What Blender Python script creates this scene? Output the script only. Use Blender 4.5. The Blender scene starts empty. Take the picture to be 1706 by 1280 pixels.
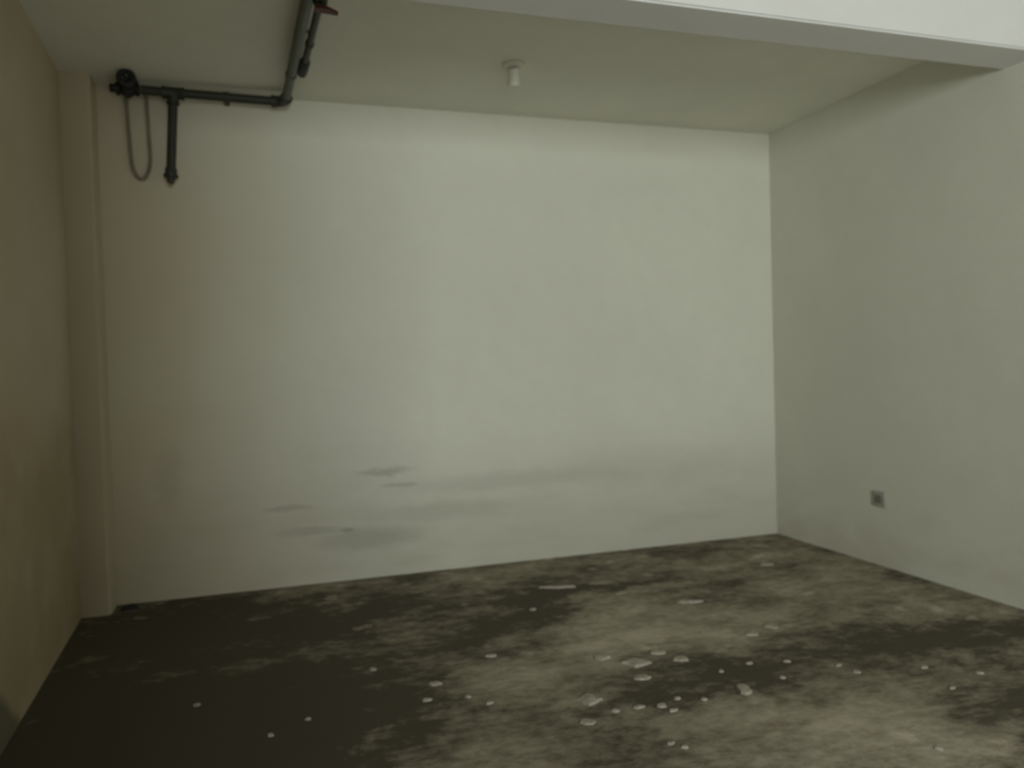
import bpy, bmesh, math, random
from mathutils import Vector, Matrix
random.seed(7)
S = bpy.context.scene
COL = S.collection

# ------------------------------------------------------------------ camera
cam_data = bpy.data.cameras.new('camera')
cam = bpy.data.objects.new('camera', cam_data)
COL.objects.link(cam)
cam_data.sensor_fit = 'HORIZONTAL'
cam_data.sensor_width = 36.0
cam_data.lens = 36.0 * 1310.58 / 1706.0
cam_data.clip_start = 0.02
# the photograph is softly out of focus: the lens is set closer than the room
cam_data.dof.use_dof = True
cam_data.dof.focus_distance = 1.3
cam_data.dof.aperture_fstop = 3.9
right = Vector((0.95151027, -0.30624813, -0.02898786))
up = Vector((0.03481902, 0.01359371, 0.99930118))
fwd = Vector((0.30564006, 0.95185466, -0.02359781))
rot = Matrix((right, up, -fwd)).transposed()
cam.matrix_world = Matrix.Translation((0.915, -4.7009, 1.2395)) @ rot.to_4x4()
S.camera = cam

# ------------------------------------------------------------------ world, daylight, exposure
world = bpy.data.worlds.new('world')
S.world = world
world.use_nodes = True
wb = world.node_tree.nodes['Background']
wb.inputs['Color'].default_value = (0.80, 0.86, 0.84, 1)
wb.inputs['Strength'].default_value = 0.06

def area(name, loc, target, sx, sy, power, color):
    d = bpy.data.lights.new(name, 'AREA')
    d.shape = 'RECTANGLE'; d.size = sx; d.size_y = sy
    d.energy = power; d.color = color
    o = bpy.data.objects.new(name, d)
    COL.objects.link(o)
    o.location = loc
    o.rotation_euler = (Vector(target) - Vector(loc)).to_track_quat('-Z', 'Y').to_euler()
    return o

# daylight falling through the wide garage entrance behind the camera
area('daylight', (1.05, -9.6, 1.75), (2.6, -3.0, 1.2), 1.6, 1.8, 335.0, (0.95, 1.0, 0.985))
# unseen fill lamp added overhead outside; its bounce brightens the ceiling and beam
area('bounce_fill', (1.6, -6.8, 5.2), (1.6, -6.8, 0.0), 4.0, 2.4, 800.0, (0.93, 0.99, 1.0))

S.view_settings.view_transform = 'Standard'
S.view_settings.look = 'None'
S.view_settings.exposure = -0.2
S.view_settings.gamma = 1.0
S.view_settings.use_curve_mapping = False

# ------------------------------------------------------------------ node helpers
class Nodes:
    def __init__(self, name):
        self.m = bpy.data.materials.new(name)
        self.m.use_nodes = True
        self.t = self.m.node_tree
        self.b = self.t.nodes['Principled BSDF']
    def n(self, kind, **kw):
        x = self.t.nodes.new(kind)
        for k, v in kw.items():
            setattr(x, k, v)
        return x
    def link(self, a, b):
        self.t.links.new(a, b)
    def put(self, sock, v):
        if isinstance(v, bpy.types.NodeSocket):
            self.link(v, sock)
        else:
            sock.default_value = v
    def math(self, op, a, b=0.0, clamp=False):
        x = self.n('ShaderNodeMath', operation=op, use_clamp=clamp)
        self.put(x.inputs[0], a); self.put(x.inputs[1], b)
        return x.outputs[0]
    def vmath(self, op, a, b):
        x = self.n('ShaderNodeVectorMath', operation=op)
        self.put(x.inputs[0], a); self.put(x.inputs[1], b)
        return x.outputs['Value'] if op in ('LENGTH', 'DISTANCE', 'DOT_PRODUCT') else x.outputs[0]
    def ramp(self, v, lo, hi, a=0.0, b=1.0):
        x = self.n('ShaderNodeMapRange', interpolation_type='SMOOTHSTEP')
        self.put(x.inputs[0], v)
        for i, q in enumerate((lo, hi, a, b)):
            x.inputs[i + 1].default_value = q
        return x.outputs[0]
    def pos(self):
        return self.n('ShaderNodeNewGeometry').outputs['Position']
    def noise(self, vec, scale, detail=4.0, rough=0.55, stretch=(1, 1, 1), color=False):
        if stretch != (1, 1, 1):
            vec = self.vmath('MULTIPLY', vec, stretch)
        x = self.n('ShaderNodeTexNoise')
        self.link(vec, x.inputs['Vector'])
        x.inputs['Scale'].default_value = scale
        x.inputs['Detail'].default_value = detail
        x.inputs['Roughness'].default_value = rough
        return x.outputs['Color' if color else 'Fac']
    def mix(self, f, a, b):
        x = self.n('ShaderNodeMix', data_type='RGBA')
        self.put(x.inputs[0], f)
        for i, v in ((6, a), (7, b)):
            if isinstance(v, tuple) and len(v) == 3:
                v = v + (1,)
            self.put(x.inputs[i], v)
        return x.outputs[2]
    def blob(self, vec, c, r, ang=0.0, soft=0.55):
        """soft elliptical patch: 1 inside, 0 outside (a stain with its own place on the surface)"""
        mp = self.n('ShaderNodeMapping', vector_type='TEXTURE')
        self.link(vec, mp.inputs['Vector'])
        mp.inputs['Location'].default_value = c
        mp.inputs['Rotation'].default_value = (0, 0, ang)
        mp.inputs['Scale'].default_value = r
        d = self.vmath('LENGTH', mp.outputs[0], (0, 0, 0))
        return self.ramp(d, 1.0 - soft, 1.0 + soft * 1.1, 1.0, 0.0)
    def bump(self, h, strength, dist):
        x = self.n('ShaderNodeBump')
        x.inputs['Strength'].default_value = strength
        x.inputs['Distance'].default_value = dist
        self.link(h, x.inputs['Height'])
        self.link(x.outputs[0], self.b.inputs['Normal'])

def plain(name, color, rough=0.6, metal=0.0, vary=0.25, scale=18.0):
    k = Nodes(name)
    p = k.pos()
    f = k.ramp(k.noise(p, scale, 5.0), 0.3, 0.7)
    dark = tuple(c * (1 - vary) for c in color)
    k.link(k.mix(f, dark, color), k.b.inputs['Base Color'])
    k.b.inputs['Roughness'].default_value = rough
    k.b.inputs['Metallic'].default_value = metal
    return k.m

# ------------------------------------------------------------------ surface materials
PAINT = (0.74, 0.735, 0.63)

def wall_material(name, stains=None, paint=PAINT):
    k = Nodes(name)
    p = k.pos()
    broad = k.noise(p, 0.9, 3.0)
    col = k.mix(k.ramp(broad, 0.3, 0.7), tuple(c * 0.94 for c in paint), paint)
    mott = k.noise(p, 7.0, 6.0, 0.65)
    col = k.mix(k.ramp(mott, 0.25, 0.8, 0.0, 0.16), col, (0.55, 0.53, 0.44))
    if stains:
        col = stains(k, p, col)
    k.link(col, k.b.inputs['Base Color'])
    k.b.inputs['Roughness'].default_value = 0.9
    fine = k.noise(p, 95.0, 5.0, 0.7)
    k.bump(fine, 0.35, 0.003)
    return k.m

def stains_and_tint_back(k, p, col):
    sep = k.n('ShaderNodeSeparateXYZ'); k.link(p, sep.inputs[0])
    z = sep.outputs[2]
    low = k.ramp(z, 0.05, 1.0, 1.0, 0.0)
    # horizontal scuffs and damp marks along the foot of the wall
    str_ = k.noise(p, 2.3, 6.0, 0.62, (0.8, 1, 3.0))
    f = k.math('MULTIPLY', k.ramp(str_, 0.38, 0.78), low)
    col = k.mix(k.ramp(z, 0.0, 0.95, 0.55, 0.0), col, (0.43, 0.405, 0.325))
    col = k.mix(k.math('MULTIPLY', f, 0.40), col, (0.42, 0.395, 0.31))
    jit = k.noise(p, 9.0, 8.0, 0.72, (0.6, 1, 1.8), True)
    q = k.vmath('ADD', p, k.vmath('MULTIPLY', k.vmath('SUBTRACT', jit, (0.5, 0.5, 0.5)), (0.30, 0, 0.10)))
    for c, r, s in (((1.61, 0, 0.63), (0.13, 1, 0.022), 0.38), ((1.03, 0, 0.45), (0.12, 1, 0.018), 0.35),
                    ((1.37, 0, 0.295), (0.035, 1, 0.016), 0.6), ((1.50, 0, 0.235), (0.25, 1, 0.06), 0.32),
                    ((1.18, 0, 0.31), (0.17, 1, 0.02), 0.32), ((1.70, 0, 0.54), (0.10, 1, 0.016), 0.32),
                    ((1.95, 0, 0.36), (0.40, 1, 0.05), 0.18), ((0.42, 0, 0.66), (0.07, 1, 0.16), 0.25),
                    ((2.35, 0, 0.52), (0.55, 1, 0.05), 0.14), ((3.4, 0, 0.55), (0.7, 1, 0.12), 0.10)):
        col = k.mix(k.math('MULTIPLY', k.blob(q, c, r), s), col, (0.23, 0.22, 0.17))
    # warm dim indirect light painted into the colour towards the dark corner
    yel = k.math('MULTIPLY', k.ramp(sep.outputs[0], 0.1, 1.5, 1.0, 0.0), k.ramp(k.noise(p, 1.3, 4.0), 0.25, 0.7, 0.55, 1.0))
    col = k.mix(k.math('MULTIPLY', yel, 0.75), col, (0.60, 0.51, 0.345))
    return col

def stains_left(k, p, col):
    sep = k.n('ShaderNodeSeparateXYZ'); k.link(p, sep.inputs[0])
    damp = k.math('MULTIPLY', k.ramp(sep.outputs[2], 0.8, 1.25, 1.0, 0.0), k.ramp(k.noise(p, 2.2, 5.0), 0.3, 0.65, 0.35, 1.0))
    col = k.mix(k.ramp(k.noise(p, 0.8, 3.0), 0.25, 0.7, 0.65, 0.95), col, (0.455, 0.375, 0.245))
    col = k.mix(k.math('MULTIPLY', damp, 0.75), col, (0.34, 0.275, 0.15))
    # dirt thrown up on the foot of the wall, its edge rising towards the entrance
    e = k.math('ADD', sep.outputs[2], k.math('MULTIPLY', sep.outputs[1], 0.80))
    e = k.math('ADD', e, k.math('MULTIPLY', k.math('SUBTRACT', k.noise(p, 6.0, 4.0), 0.5), 0.08))
    col = k.mix(k.math('MULTIPLY', k.ramp(e, -1.21, -1.13, 1.0, 0.0), 0.8), col, (0.11, 0.098, 0.066))
    return col

def stains_right(k, p, col):
    sep = k.n('ShaderNodeSeparateXYZ'); k.link(p, sep.inputs[0])
    low = k.ramp(sep.outputs[2], 0.0, 0.55, 1.0, 0.0)
    f = k.math('MULTIPLY', low, k.ramp(k.noise(p, 2.0, 5.0, 0.6, (1, 0.8, 2.0)), 0.35, 0.7))
    return k.mix(k.math('MULTIPLY', f, 0.4), col, (0.47, 0.43, 0.34))

def floor_material():
    k = Nodes('stained_concrete')
    p = k.pos()
    jit = k.noise(p, 3.2, 9.0, 0.72, color=True)
    q = k.vmath('ADD', p, k.vmath('MULTIPLY', k.vmath('SUBTRACT', jit, (0.5, 0.5, 0.5)), (0.75, 0.75, 0)))
    w = k.vmath('MULTIPLY', p, (0.62, 1.0, 1.0))
    dirt = k.noise(w, 2.2, 8.0, 0.68)
    mid_n = k.noise(w, 7.0, 7.0, 0.72)
    fine = k.noise(w, 24.0, 6.0, 0.72)
    val = k.math('ADD', k.ramp(dirt, 0.33, 0.70, 0.06, 0.50), k.ramp(mid_n, 0.32, 0.72, -0.16, 0.22))
    val = k.math('ADD', val, k.ramp(fine, 0.3, 0.72, -0.13, 0.17))
    # pale dusty patches (place, size, turn, how strong)
    for c, r, a, s in (((2.62, -1.30, 0), (0.42, 0.30, 1), 0.3, 0.55), ((2.33, -1.55, 0), (0.30, 0.13, 1), 0.2, 0.35),
                       ((2.82, -2.58, 0), (0.55, 0.24, 1), -0.35, 0.50), ((1.95, -1.72, 0), (0.40, 0.18, 1), 0.2, 0.30),
                       ((1.55, -2.15, 0), (0.33, 0.20, 1), 0.2, 0.28), ((3.25, -1.50, 0), (0.45, 0.22, 1), 0.0, 0.25),
                       ((3.85, -1.20, 0), (0.45, 0.35, 1), 0.0, 0.20), ((2.60, -2.19, 0), (0.05, 0.09, 1), 0.0, 0.35),
                       ((2.03, -2.05, 0), (0.09, 0.08, 1), 0.4, 0.35), ((2.45, -0.65, 0), (0.25, 0.05, 1), 0.1, 0.35),
                       ((3.55, -0.55, 0), (0.6, 0.12, 1), 0.1, 0.18)):
        val = k.math('ADD', val, k.math('MULTIPLY', k.blob(q, c, r, a), s * 0.62))
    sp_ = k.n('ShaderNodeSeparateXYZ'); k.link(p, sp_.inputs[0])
    val = k.math('ADD', val, k.ramp(sp_.outputs[1], -4.2, -2.9, 0.45, 0.0))  # unseen front floor lightened to bounce more light up to the beam
    # dark oily patches, and broader dark areas along the left side
    for c, r, a, s in (((3.78, -2.05, 0), (0.45, 0.16, 1), 0.0, 0.55), ((2.62, -0.74, 0), (0.50, 0.13, 1), 0.1, 0.45),
                       ((2.08, -1.00, 0), (0.40, 0.22, 1), 0.5, 0.45), ((1.55, -0.65, 0), (0.60, 0.20, 1), 0.1, 0.35),
                       ((1.30, -1.85, 0), (0.35, 0.20, 1), 0.3, 0.35), ((2.50, -2.05, 0), (0.35, 0.14, 1), 0.3, 0.30),
                       ((0.55, -1.10, 0), (0.75, 0.95, 1), 0.0, 0.55), ((0.60, -1.95, 0), (0.75, 0.55, 1), 0.0, 0.55), ((0.50, -0.35, 0), (0.6, 0.35, 1), 0.0, 0.3), ((3.45, -2.80, 0), (0.35, 0.30, 1), 0.0, 0.40),
                       ((2.95, -2.00, 0), (0.25, 0.15, 1), 0.0, 0.18), ((1.62, -1.22, 0), (0.35, 0.12, 1), 0.2, 0.25)):
        val = k.math('SUBTRACT', val, k.math('MULTIPLY', k.blob(q, c, r, a), s * 0.72))
    # splashes of pale cement
    spots = k.n('ShaderNodeTexVoronoi', feature='F1')
    k.link(k.vmath('ADD', p, k.vmath('MULTIPLY', k.vmath('SUBTRACT', k.noise(p, 14.0, 3.0, 0.6, color=True), (0.5, 0.5, 0.5)), (0.12, 0.12, 0))), spots.inputs['Vector'])
    spots.inputs['Scale'].default_value = 6.5
    sp = k.math('MULTIPLY', k.ramp(spots.outputs['Distance'], 0.14, 0.26, 1.0, 0.0), k.ramp(k.noise(p, 2.1, 3.0), 0.46, 0.6))
    val = k.math('ADD', val, k.math('MULTIPLY', sp, 0.35), True)
    ramp = k.n('ShaderNodeValToRGB')
    k.link(val, ramp.inputs[0])
    el = ramp.color_ramp.elements
    el[0].position = 0.0; el[0].color = (0.085, 0.073, 0.050, 1)
    el[1].position = 1.0; el[1].color = (0.52, 0.472, 0.378, 1)
    mid = el.new(0.45); mid.color = (0.30, 0.268, 0.20, 1)
    k.link(ramp.outputs[0], k.b.inputs['Base Color'])
    k.b.inputs['Roughness'].default_value = 0.88
    k.b.inputs['Specular IOR Level'].default_value = 0.25
    k.bump(k.noise(p, 40.0, 6.0, 0.7), 0.5, 0.006)
    return k.m

M_back = wall_material('plaster_back', stains_and_tint_back)
M_left = wall_material('plaster_left', stains_left)
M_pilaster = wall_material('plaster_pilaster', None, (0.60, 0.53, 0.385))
M_right = wall_material('plaster_right', stains_right)
M_plain = wall_material('plaster_plain')
M_ceil = wall_material('whitewashed_ceiling', None, (0.78, 0.77, 0.675))
M_beam = wall_material('whitewashed_beam', None, (0.71, 0.71, 0.69))
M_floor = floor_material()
M_pipe = plain('green_grey_pipe', (0.085, 0.095, 0.07), 0.5)
M_pipe_dark = plain('dark_iron_pipe', (0.035, 0.035, 0.025), 0.55)
M_black = plain('black_iron', (0.012, 0.012, 0.010), 0.6)
M_red = plain('dark_red_paint', (0.10, 0.022, 0.014), 0.55)
M_brass = plain('tarnished_brass', (0.09, 0.06, 0.03), 0.5, 0.3)
M_grey_plastic = plain('grey_plastic', (0.20, 0.20, 0.165), 0.6)
M_dark_plastic = plain('dark_grey_plastic', (0.40, 0.395, 0.34), 0.6)
M_white_plastic = plain('white_plastic', (0.66, 0.65, 0.56), 0.5, 0.0, 0.08)
M_cable = plain('grey_cable', (0.27, 0.235, 0.165), 0.6)
M_chip = plain('pale_plaster_chip', (0.43, 0.395, 0.32), 0.9, 0.0, 0.3, 60.0)
M_slab = plain('outside_concrete', (0.42, 0.41, 0.38), 0.9)

# ------------------------------------------------------------------ mesh helpers
def link(name, bm, mat, parent=None, smooth=False, **props):
    me = bpy.data.meshes.new(name)
    bm.normal_update()
    bm.to_mesh(me); bm.free()
    if smooth:
        for f in me.polygons:
            f.use_smooth = True
    me.materials.append(mat)
    o = bpy.data.objects.new(name, me)
    COL.objects.link(o)
    if parent is not None:
        o.parent = parent
    for k, v in props.items():
        o[k] = v
    return o

def prism(bm, pts, z0, z1):
    a = [bm.verts.new((x, y, z0)) for x, y in pts]
    b = [bm.verts.new((x, y, z1)) for x, y in pts]
    n = len(pts)
    bm.faces.new(a[::-1]); bm.faces.new(b)
    for i in range(n):
        bm.faces.new((a[i], a[(i + 1) % n], b[(i + 1) % n], b[i]))
    return bm

def box(bm, lo, hi, bevel=0.0):
    b2 = bmesh.new()
    prism(b2, [(lo[0], lo[1]), (hi[0], lo[1]), (hi[0], hi[1]), (lo[0], hi[1])], lo[2], hi[2])
    if bevel:
        bmesh.ops.bevel(b2, geom=b2.edges[:], offset=bevel, segments=2, affect='EDGES', profile=0.5)
    tmp = bpy.data.meshes.new('tmp'); b2.to_mesh(tmp); b2.free()
    bm.from_mesh(tmp); bpy.data.meshes.remove(tmp)
    return bm

def lathe(bm, axis_o, axis_d, prof, seg=24):
    """revolve (distance along axis, radius) pairs about an axis; ends capped"""
    d = Vector(axis_d).normalized(); o = Vector(axis_o)
    u = d.orthogonal().normalized(); v = d.cross(u)
    rings = []
    for t, r in prof:
        rings.append([bm.verts.new(o + d * t + (u * math.cos(6.2831853 * i / seg) + v * math.sin(6.2831853 * i / seg)) * r) for i in range(seg)])
    for a, b in zip(rings, rings[1:]):
        for i in range(seg):
            bm.faces.new((a[i], a[(i + 1) % seg], b[(i + 1) % seg], b[i]))
    bm.faces.new(rings[0][::-1]); bm.faces.new(rings[-1])
    return bm

def tube(bm, pts, r, seg=12):
    pts = [Vector(p) for p in pts]
    rings = []; u = None
    for i, p in enumerate(pts):
        t = (pts[min(i + 1, len(pts) - 1)] - pts[max(i - 1, 0)]).normalized()
        if u is None:
            u = t.orthogonal().normalized()
        u = (u - t * u.dot(t)).normalized(); v = t.cross(u)
        rr = r[i] if isinstance(r, (list, tuple)) else r
        rings.append([bm.verts.new(p + (u * math.cos(6.2831853 * j / seg) + v * math.sin(6.2831853 * j / seg)) * rr) for j in range(seg)])
    for a, b in zip(rings, rings[1:]):
        for j in range(seg):
            bm.faces.new((a[j], a[(j + 1) % seg], b[(j + 1) % seg], b[j]))
    bm.faces.new(rings[0][::-1]); bm.faces.new(rings[-1])
    return bm

def coupling(bm, o, d, length, r):
    """threaded fitting with a raised bead at both ends, centred on o"""
    o = Vector(o); d = Vector(d).normalized(); h = length / 2
    b = min(0.012, length * 0.2)
    return lathe(bm, o, d, [(-h, r * 0.94), (-h, r * 1.08), (-h + b, r * 1.08), (-h + b * 1.3, r), (h - b * 1.3, r), (h - b, r * 1.08), (h, r * 1.08), (h, r * 0.94)])

def thing(name, label, cat, loc, group=None):
    o = bpy.data.objects.new(name, None)
    o.empty_display_size = 0.1
    COL.objects.link(o)
    o.location = loc
    o['label'] = label; o['category'] = cat
    if group:
        o['group'] = group
    return o

def part(name, build, mat, parent, smooth=True, **props):
    """build in world space, then store relative to the thing's base"""
    bm = bmesh.new()
    build(bm)
    base = parent
    off = Vector((0, 0, 0))
    while base is not None:
        off += base.location
        base = base.parent
    bmesh.ops.translate(bm, vec=-off, verts=bm.verts)
    o = link(name, bm, mat, parent, False, **props)
    if smooth:
        for f in o.data.polygons:
            f.use_smooth = len(f.vertices) == 4
        o.data.set_sharp_from_angle(angle=math.radians(40))
    return o

# ------------------------------------------------------------------ the room
W, H, HF, YF = 4.358, 2.80, 3.00, -5.3
SK, CY = 0.0377, -0.1755               # the left wall runs slightly askew
def left_x(y): return SK * (CY - y)
T = 0.2
Y1, Y2, ZB = -1.8087, -2.0321, 2.5886   # beam: back face, front face, soffit

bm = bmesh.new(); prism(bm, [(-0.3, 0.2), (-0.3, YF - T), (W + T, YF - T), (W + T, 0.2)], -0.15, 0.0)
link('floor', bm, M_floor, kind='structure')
bm = bmesh.new(); box(bm, (-T, 0, 0), (W + T, T, HF + T))
link('wall_back', bm, M_back, kind='structure')
bm = bmesh.new(); prism(bm, [(W, 0), (W, YF), (W + T, YF), (W + T, 0)], 0, HF + T)
link('wall_right', bm, M_right, kind='structure')
bm = bmesh.new(); prism(bm, [(left_x(0), 0), (-T - 0.1, 0), (-T - 0.1, YF), (left_x(YF), YF)], 0, HF + T)
link('wall_left', bm, M_left, kind='structure')
bm = bmesh.new(); prism(bm, [(left_x(0), 0), (left_x(Y1), Y1), (W, Y1), (W, 0)], H, H + T)
link('ceiling', bm, M_ceil, kind='structure')
bm = bmesh.new(); prism(bm, [(left_x(Y2), Y2), (left_x(YF), YF), (W, YF), (W, Y2)], HF, HF + T)
link('ceiling.001', bm, M_ceil, kind='structure')
bm = bmesh.new(); prism(bm, [(left_x(Y1), Y1), (left_x(Y2), Y2), (W, Y2), (W, Y1)], ZB, HF + T)
bmesh.ops.bevel(bm, geom=[e for e in bm.edges if all(abs(v.co.z - ZB) < 1e-4 for v in e.verts) and abs(e.verts[0].co.x - e.verts[1].co.x) > 1], offset=0.008, segments=2, affect='EDGES')
link('trim_1', bm, M_beam, kind='structure')
# pilaster in the dark corner
bm = bmesh.new(); prism(bm, [(left_x(0), 0), (left_x(CY), CY), (0.139, CY), (0.139, 0)], 0, H)
bmesh.ops.bevel(bm, geom=[e for e in bm.edges if all(abs(v.co.x - 0.139) < 1e-4 and abs(v.co.y - CY) < 1e-4 for v in e.verts)], offset=0.012, segments=3, affect='EDGES')
link('trim_2', bm, M_pilaster, kind='structure')
# front wall behind the camera with the open garage entrance
OX0, OX1, OZ = 0.98, 4.1, 2.85
bm = bmesh.new()
box(bm, (-0.3, YF - T, 0), (OX0, YF, HF + T))
box(bm, (OX1, YF - T, 0), (W + T, YF, HF + T))
box(bm, (OX0, YF - T, OZ), (OX1, YF, HF + T))
link('wall_front', bm, M_slab, kind='structure')
bm = bmesh.new(); box(bm, (-8, -22, -0.15), (12, YF - T, -0.01))
link('floor.001', bm, M_slab, kind='structure')

# ------------------------------------------------------------------ pipework on the back wall
PY, PZ = -0.12, 2.735
pl = thing('water_pipe', 'dark pipe along the top of the back wall with a drop leg and ceiling run', 'pipe', (0.535, PY, PZ))
def dirn(a, b): return (Vector(b) - Vector(a)).normalized()
A0 = (0.373, PY, 2.752); EL = (1.108, PY, 2.742); TE = (0.531, PY, 2.7475)
part('wall_pipe', lambda b: tube(b, [A0, EL], 0.024, 20), M_pipe_dark, pl)
DE = (0.505, PY, 2.325)
part('drop_pipe', lambda b: tube(b, [TE, DE], 0.024, 20), M_pipe_dark, pl)
def tee(b):
    coupling(b, TE, dirn(A0, EL), 0.11, 0.031)
    lathe(b, TE, dirn(TE, DE), [(0.0, 0.029), (0.045, 0.029), (0.046, 0.033), (0.060, 0.033), (0.060, 0.026)])
part('tee_fitting', tee, M_pipe_dark, pl)
CE = (1.165, Y1, 2.742)
def elbow(b):
    d2 = dirn(EL, CE); pts = []
    e = Vector(EL); a = e + Vector((-0.075, 0, 0)); c = e + d2 * 0.075
    for i in range(9):
        t = i / 8
        pts.append(a * (1 - t) ** 2 + e * 2 * t * (1 - t) + c * t * t)
    tube(b, pts, [0.034, 0.034] + [0.031] * 5 + [0.034, 0.034], 20)
part('elbow_fitting', elbow, M_pipe_dark, pl)
part('ceiling_pipe', lambda b: tube(b, [Vector(EL) + dirn(EL, CE) * 0.02, CE], 0.024, 20), M_pipe, pl)
def drop_end(b):
    d = dirn(TE, DE)
    lathe(b, DE, d, [(-0.02, 0.025), (-0.02, 0.030), (0.012, 0.031), (0.014, 0.038), (0.028, 0.036), (0.030, 0.024), (0.045, 0.020)], 6 * 4)
part('end_fitting', drop_end, M_pipe_dark, pl)
def drop_tip(b):
    d = dirn(TE, DE)
    lathe(b, Vector(DE) + d * 0.044, d, [(0, 0.019), (0.010, 0.017), (0.018, 0.008)], 12)
part('drain_plug', drop_tip, M_brass, pl, label='brownish drain plug')
for k, yy in enumerate((-0.55, -1.66)):
    xx = EL[0] + (CE[0] - EL[0]) * (yy - EL[1]) / (CE[1] - EL[1])
    def clip(b, xx=xx, yy=yy):
        lathe(b, (xx, yy, 2.742), (0, 1, 0), [(-0.014, 0.0265), (-0.014, 0.029), (0.014, 0.029), (0.014, 0.0265)])
        box(b, (xx - 0.006, yy - 0.012, 2.764), (xx + 0.006, yy + 0.012, 2.80))
    part('pipe_clip', clip, M_pipe, pl)
for xx in (0.80,):
    def clip2(b):
        lathe(b, (xx, PY, 2.7445), (1, 0, 0), [(-0.014, 0.0265), (-0.014, 0.029), (0.014, 0.029), (0.014, 0.0265)])
        box(b, (xx - 0.012, PY + 0.022, 2.738), (xx + 0.012, 0.0, 2.750))
    part('pipe_clip', clip2, M_pipe_dark, pl)

# second, shorter pipe beside the ceiling run
sp = thing('branch_pipe', 'short darker pipe on the ceiling beside the long run, capped with a black socket', 'pipe', (1.20, -1.0, 2.745))
B0 = (1.176, -0.60, 2.745); B1 = (1.222, Y1, 2.745)
part('pipe_body', lambda b: tube(b, [B0, B1], 0.016, 18), M_pipe_dark, sp)
part('end_socket', lambda b: lathe(b, B0, dirn(B0, B1), [(-0.03, 0.016), (-0.025, 0.024), (0.0, 0.025), (0.13, 0.025), (0.14, 0.020), (0.15, 0.016)]), M_black, sp)
for yy in (-0.95, -1.62):
    xx = B0[0] + (B1[0] - B0[0]) * (yy - B0[1]) / (B1[1] - B0[1])
    def clip3(b):
        lathe(b, (xx, yy, 2.745), (0, 1, 0), [(-0.012, 0.018), (-0.012, 0.021), (0.012, 0.021), (0.012, 0.018)])
        box(b, (xx - 0.006, yy - 0.010, 2.762), (xx + 0.006, yy + 0.010, 2.80))
    part('pipe_clip', clip3, M_pipe_dark, sp)
# valve with a dark red lever on the branch
VX, VY = 1.208, -1.44
part('valve_body', lambda b: (coupling(b, (VX, VY, 2.745), dirn(B0, B1), 0.12, 0.027), lathe(b, (VX, VY, 2.745), (0, 0, -1), [(0.0, 0.018), (0.034, 0.018), (0.036, 0.012), (0.048, 0.012)])), M_pipe_dark, sp)
def lever(b):
    z = 2.697
    prism(b, [(VX - 0.03, VY - 0.02), (VX + 0.02, VY - 0.022), (VX + 0.065, VY + 0.016), (VX + 0.063, VY + 0.032), (VX + 0.01, VY + 0.024), (VX - 0.03, VY + 0.02)], z - 0.012, z)
part('valve_lever', lever, M_red, sp, False, label='dark red valve lever')

# black stop valve at the corner end of the wall pipe
VO = Vector((0.310, PY, 2.752))
vt = thing('stop_valve', 'black stop valve with a handwheel at the corner end of the wall pipe', 'valve', VO)
def vbody(b):
    lathe(b, VO + Vector((0.055, 0, 0)), (-1, 0, 0), [(0, 0.024), (0, 0.034), (0.018, 0.034), (0.020, 0.027), (0.034, 0.038), (0.055, 0.050), (0.076, 0.038), (0.090, 0.027), (0.092, 0.034), (0.110, 0.034), (0.110, 0.022), (0.140, 0.021)])
part('valve_body', vbody, M_black, vt)
WD = Vector((0.10, -1, 0.03)).normalized()
part('bonnet', lambda b: lathe(b, VO, WD, [(0.02, 0.030), (0.045, 0.030), (0.048, 0.020), (0.075, 0.018), (0.078, 0.009), (0.165, 0.009)]), M_black, vt)
def wheel(b):
    c = VO + WD * 0.155
    u = WD.orthogonal().normalized(); v = WD.cross(u)
    pts = [c + (u * math.cos(a) + v * math.sin(a)) * 0.034 for a in [6.2831853 * i / 24 for i in range(24)]]
    tube(b, pts + [pts[0], pts[1]], 0.014, 10)
    for i in range(4):
        a = 6.2831853 * i / 4
        tube(b, [c, c + (u * math.cos(a) + v * math.sin(a)) * 0.034], 0.008, 8)
part('handwheel', wheel, M_black, vt)
def top_block(b):
    c = VO + Vector((0.018, 0, 0.022))
    lathe(b, c, (0, 0, 1), [(0, 0.030), (0.012, 0.030), (0.012, 0.033), (0.026, 0.033)], 8)
part('gland_nut', top_block, M_black, vt)

# thin cable that hangs in a loop below the valve
cb = thing('cable_loop', 'thin brown-grey cable hanging in a narrow loop below the black valve', 'cable', (0.34, -0.03, 2.70))
pts = []
for i in range(41):
    t = i / 40
    if t < 0.4:
        s = t / 0.4; x = 0.287 + 0.012 * s; z = 2.74 - 0.31 * s
    elif t < 0.62:
        s = (t - 0.4) / 0.22; a = math.pi * (1 + s)
        x = 0.347 + 0.048 * math.cos(a); z = 2.43 + 0.125 * math.sin(a)
    else:
        s = (t - 0.62) / 0.38; x = 0.395 - 0.008 * s; z = 2.43 + 0.37 * s
    pts.append((x, -0.020 - 0.004 * math.sin(9 * t), z))
part('cord', lambda b: tube(b, pts, 0.010, 8), M_cable, cb)

# ------------------------------------------------------------------ ceiling lamp holder
LX, LY = 2.225, -0.80
lh = thing('lamp_holder', 'small off-white lamp holder fixed to the ceiling beyond the beam', 'lamp holder', (LX, LY, H))
part('base_plate', lambda b: lathe(b, (LX, LY, H), (0, 0, -1), [(0, 0.058), (0.012, 0.058), (0.020, 0.050), (0.022, 0.036)], 32), M_white_plastic, lh)
part('socket', lambda b: lathe(b, (LX, LY, H - 0.020), Vector((0.12, 0.35, -1)), [(0, 0.030), (0.02, 0.031), (0.055, 0.029), (0.060, 0.034), (0.085, 0.034), (0.088, 0.028), (0.070, 0.024)], 28), M_white_plastic, lh)

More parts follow.
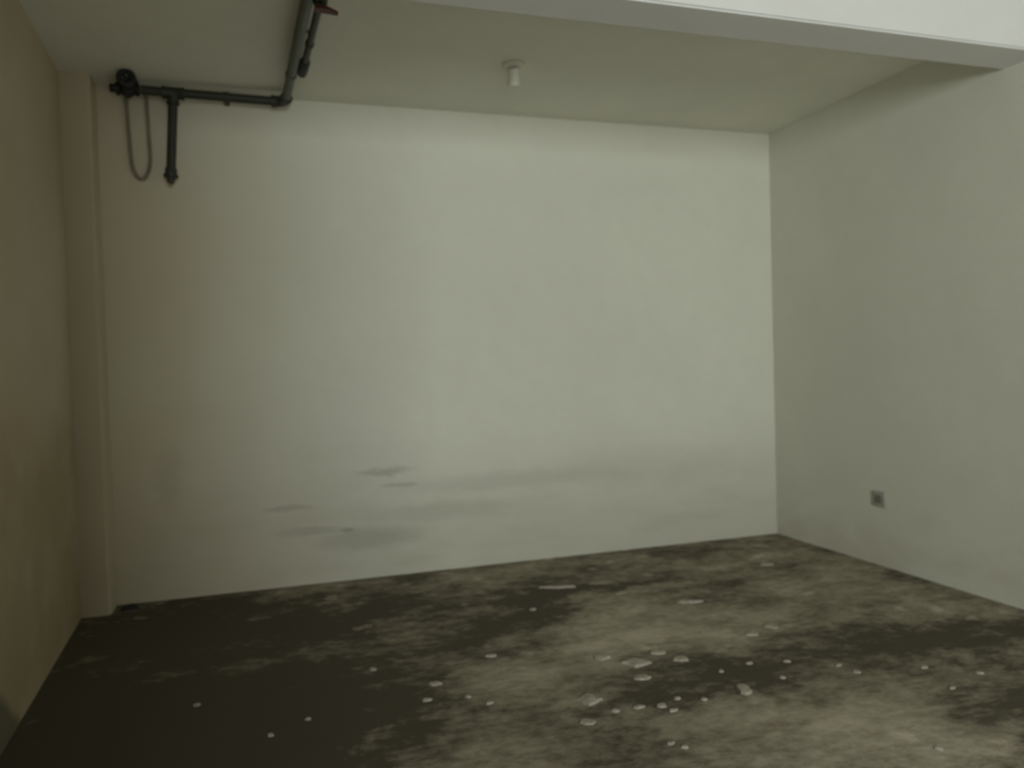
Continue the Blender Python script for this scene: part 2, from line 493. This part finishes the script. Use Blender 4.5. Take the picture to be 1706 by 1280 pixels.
# ------------------------------------------------------------------ outlet box low on the right wall
OY, OZc = -0.976, 0.394
ob = thing('outlet_box', 'small grey electrical outlet box low on the right wall', 'outlet', (W, OY, OZc))
def frame(b):
    box(b, (W - 0.012, OY - 0.046, OZc - 0.046), (W, OY + 0.046, OZc + 0.046), 0.005)
part('cover_plate', frame, M_dark_plastic, ob, False)
def insert(b):
    box(b, (W - 0.016, OY - 0.024, OZc - 0.024), (W - 0.011, OY + 0.024, OZc + 0.024), 0.002)
part('socket_insert', insert, M_grey_plastic, ob, False)

# ------------------------------------------------------------------ loose bits on the floor
def chip(name, x, y, w, d, h, ang, mat, n=9, pointed=False):
    bm = bmesh.new()
    lo, hi = [], []
    for i in range(n):
        a = 6.2831853 * i / n
        r = random.uniform(0.72, 1.08)
        px, py = math.cos(a) * w / 2 * r, math.sin(a) * d / 2 * r
        if pointed:
            py *= max(0.15, 1 - abs(px) / (w * 0.5)) * 1.3
        lo.append(bm.verts.new((px, py, 0)))
        hi.append(bm.verts.new((px * 0.86, py * 0.86, h * random.uniform(0.7, 1.1))))
    bm.faces.new(lo[::-1])
    top = bm.verts.new((0, 0, h * 1.15))
    for i in range(n):
        j = (i + 1) % n
        bm.faces.new((lo[i], lo[j], hi[j], hi[i]))
        bm.faces.new((hi[i], hi[j], top))
    o = link(name, bm, mat)
    o.location = (x, y, 0.0)
    o.rotation_euler = (0, 0, ang)
    return o

BIG = [
    (2.35, -1.79, 0.150, 0.105, 'broad pointed plaster flake near the middle of the floor, largest of the loose flakes', True),
    (2.03, -2.05, 0.100, 0.110, 'pale wedge-shaped plaster flake left of the row of small chips', True),
    (2.60, -2.18, 0.066, 0.095, 'pale upright-looking lump of plaster standing alone right of the chips', False),
    (2.97, -1.16, 0.150, 0.050, 'long thin pale plaster sliver behind the broad dusty patch', False),
    (2.46, -0.645, 0.240, 0.040, 'longest pale sliver of plaster lying close to the back wall', False),
    (2.24, -1.69, 0.076, 0.060, 'flat pale flake just left of and behind the broad pointed flake', False),
]
for x, y, w, d, lab, pt in BIG:
    o = chip('plaster_flake', x, y, w, d, 0.010, -0.31, M_chip, 11, pt)
    o['label'] = lab; o['category'] = 'debris'
SMALL = [
    (1.82, -1.49, 0.061, 'small chip alone on dusty floor, left of the broad pointed flake'),
    (1.53, -1.69, 0.061, 'oblong small chip, rear one of the left trio of chips at mid floor'),
    (1.47, -1.83, 0.041, 'small chip in front of the oblong chip, front left of the left trio'),
    (1.62, -1.86, 0.027, "tiny chip just right of the left trio's front chip"),
    (1.32, -1.45, 0.035, 'small chip on dark concrete, directly behind and left of the left trio'),
    (1.68, -1.94, 0.035, 'small chip right of the tiny chip, nearest the pale wedge on its left'),
    (2.19, -0.96, 0.043, 'small chip alone in front of the longest pale sliver by the back wall'),
    (2.30, -1.94, 0.084, 'flat oval chip directly in front of the broad pointed flake'),
    (2.54, -1.82, 0.079, 'flat oval chip directly to the right of the broad pointed flake'),
    (2.49, -1.72, 0.076, 'oval chip just behind and right of the broad pointed flake'),
    (2.08, -2.17, 0.039, 'leftmost small chip of the row right of the pale wedge-shaped flake'),
    (2.17, -2.17, 0.047, 'second chip from the left in the row right of the wedge flake'),
    (2.25, -2.19, 0.048, 'third chip from the left in the row right of the wedge flake'),
    (2.27, -2.24, 0.046, 'frontmost chip at the right end of the row beside the wedge flake'),
    (1.95, -2.21, 0.070, 'oval chip directly in front of the pale wedge-shaped flake'),
    (2.42, -2.20, 0.030, 'tiny chip between the chip row and the standing lump of plaster'),
    (2.33, -2.16, 0.031, 'tiny chip just behind the right end of the chip row'),
    (2.14, -2.45, 0.034, 'left one of the close pair of small chips nearest the camera'),
    (2.17, -2.49, 0.035, 'right one of the close pair of small chips nearest the camera'),
    (2.98, -1.68, 0.069, 'left one of two flat chips in front of the thin sliver'),
    (2.62, -2.00, 0.028, 'tiny chip behind the standing lump, left of its dark patch'),
    (2.77, -1.97, 0.034, 'small chip on the dark patch, behind and right of the standing lump'),
    (2.92, -2.01, 0.034, 'small chip at the right end of the dark patch behind the lump'),
    (3.10, -2.20, 0.035, 'front one of the close pair of chips right of the standing lump'),
    (2.80, -2.14, 0.030, 'tiny chip nearest the standing lump on its right side'),
    (3.37, -2.26, 0.034, 'left one of two chips near the front end of the right wall'),
    (3.31, -2.45, 0.032, 'small chip in front of the two chips near the right wall'),
    (3.08, -2.12, 0.030, 'rear one of the close pair of chips right of the standing lump'),
    (2.90, -2.78, 0.029, 'small chip on the pale patch in the front right corner of the floor'),
    (3.78, -0.69, 0.090, 'flat chip lying farthest back, close to the far right corner'),
    (3.12, -1.63, 0.080, 'right one of two flat chips in front of the thin sliver'),
    (3.52, -2.38, 0.036, 'rightmost small chip, near the foot of the right wall'),
    (0.65, -1.55, 0.032, 'leftmost small chip, alone on the darkest concrete by the left wall'),
    (1.04, -1.83, 0.026, 'tiny chip on dark concrete, rear one of the two at front left'),
    (0.91, -1.91, 0.029, 'tiny chip on dark concrete, front one of the two at front left'),
]
for x, y, w, lab in SMALL:
    o = chip('plaster_chip', x, y, w, w * random.uniform(0.6, 0.95), 0.007, random.uniform(-0.7, 0.2), M_chip, 7)
    o['label'] = lab
    o['category'] = 'debris'; o['group'] = 'small plaster chips on the floor'
o = chip('dark_lump', 0.215, -0.10, 0.10, 0.06, 0.022, 0.0, M_black, 9)  # low black lump beside the pilaster
o['label'] = 'small black lump at the foot of the pilaster in the dark corner'; o['category'] = 'debris'
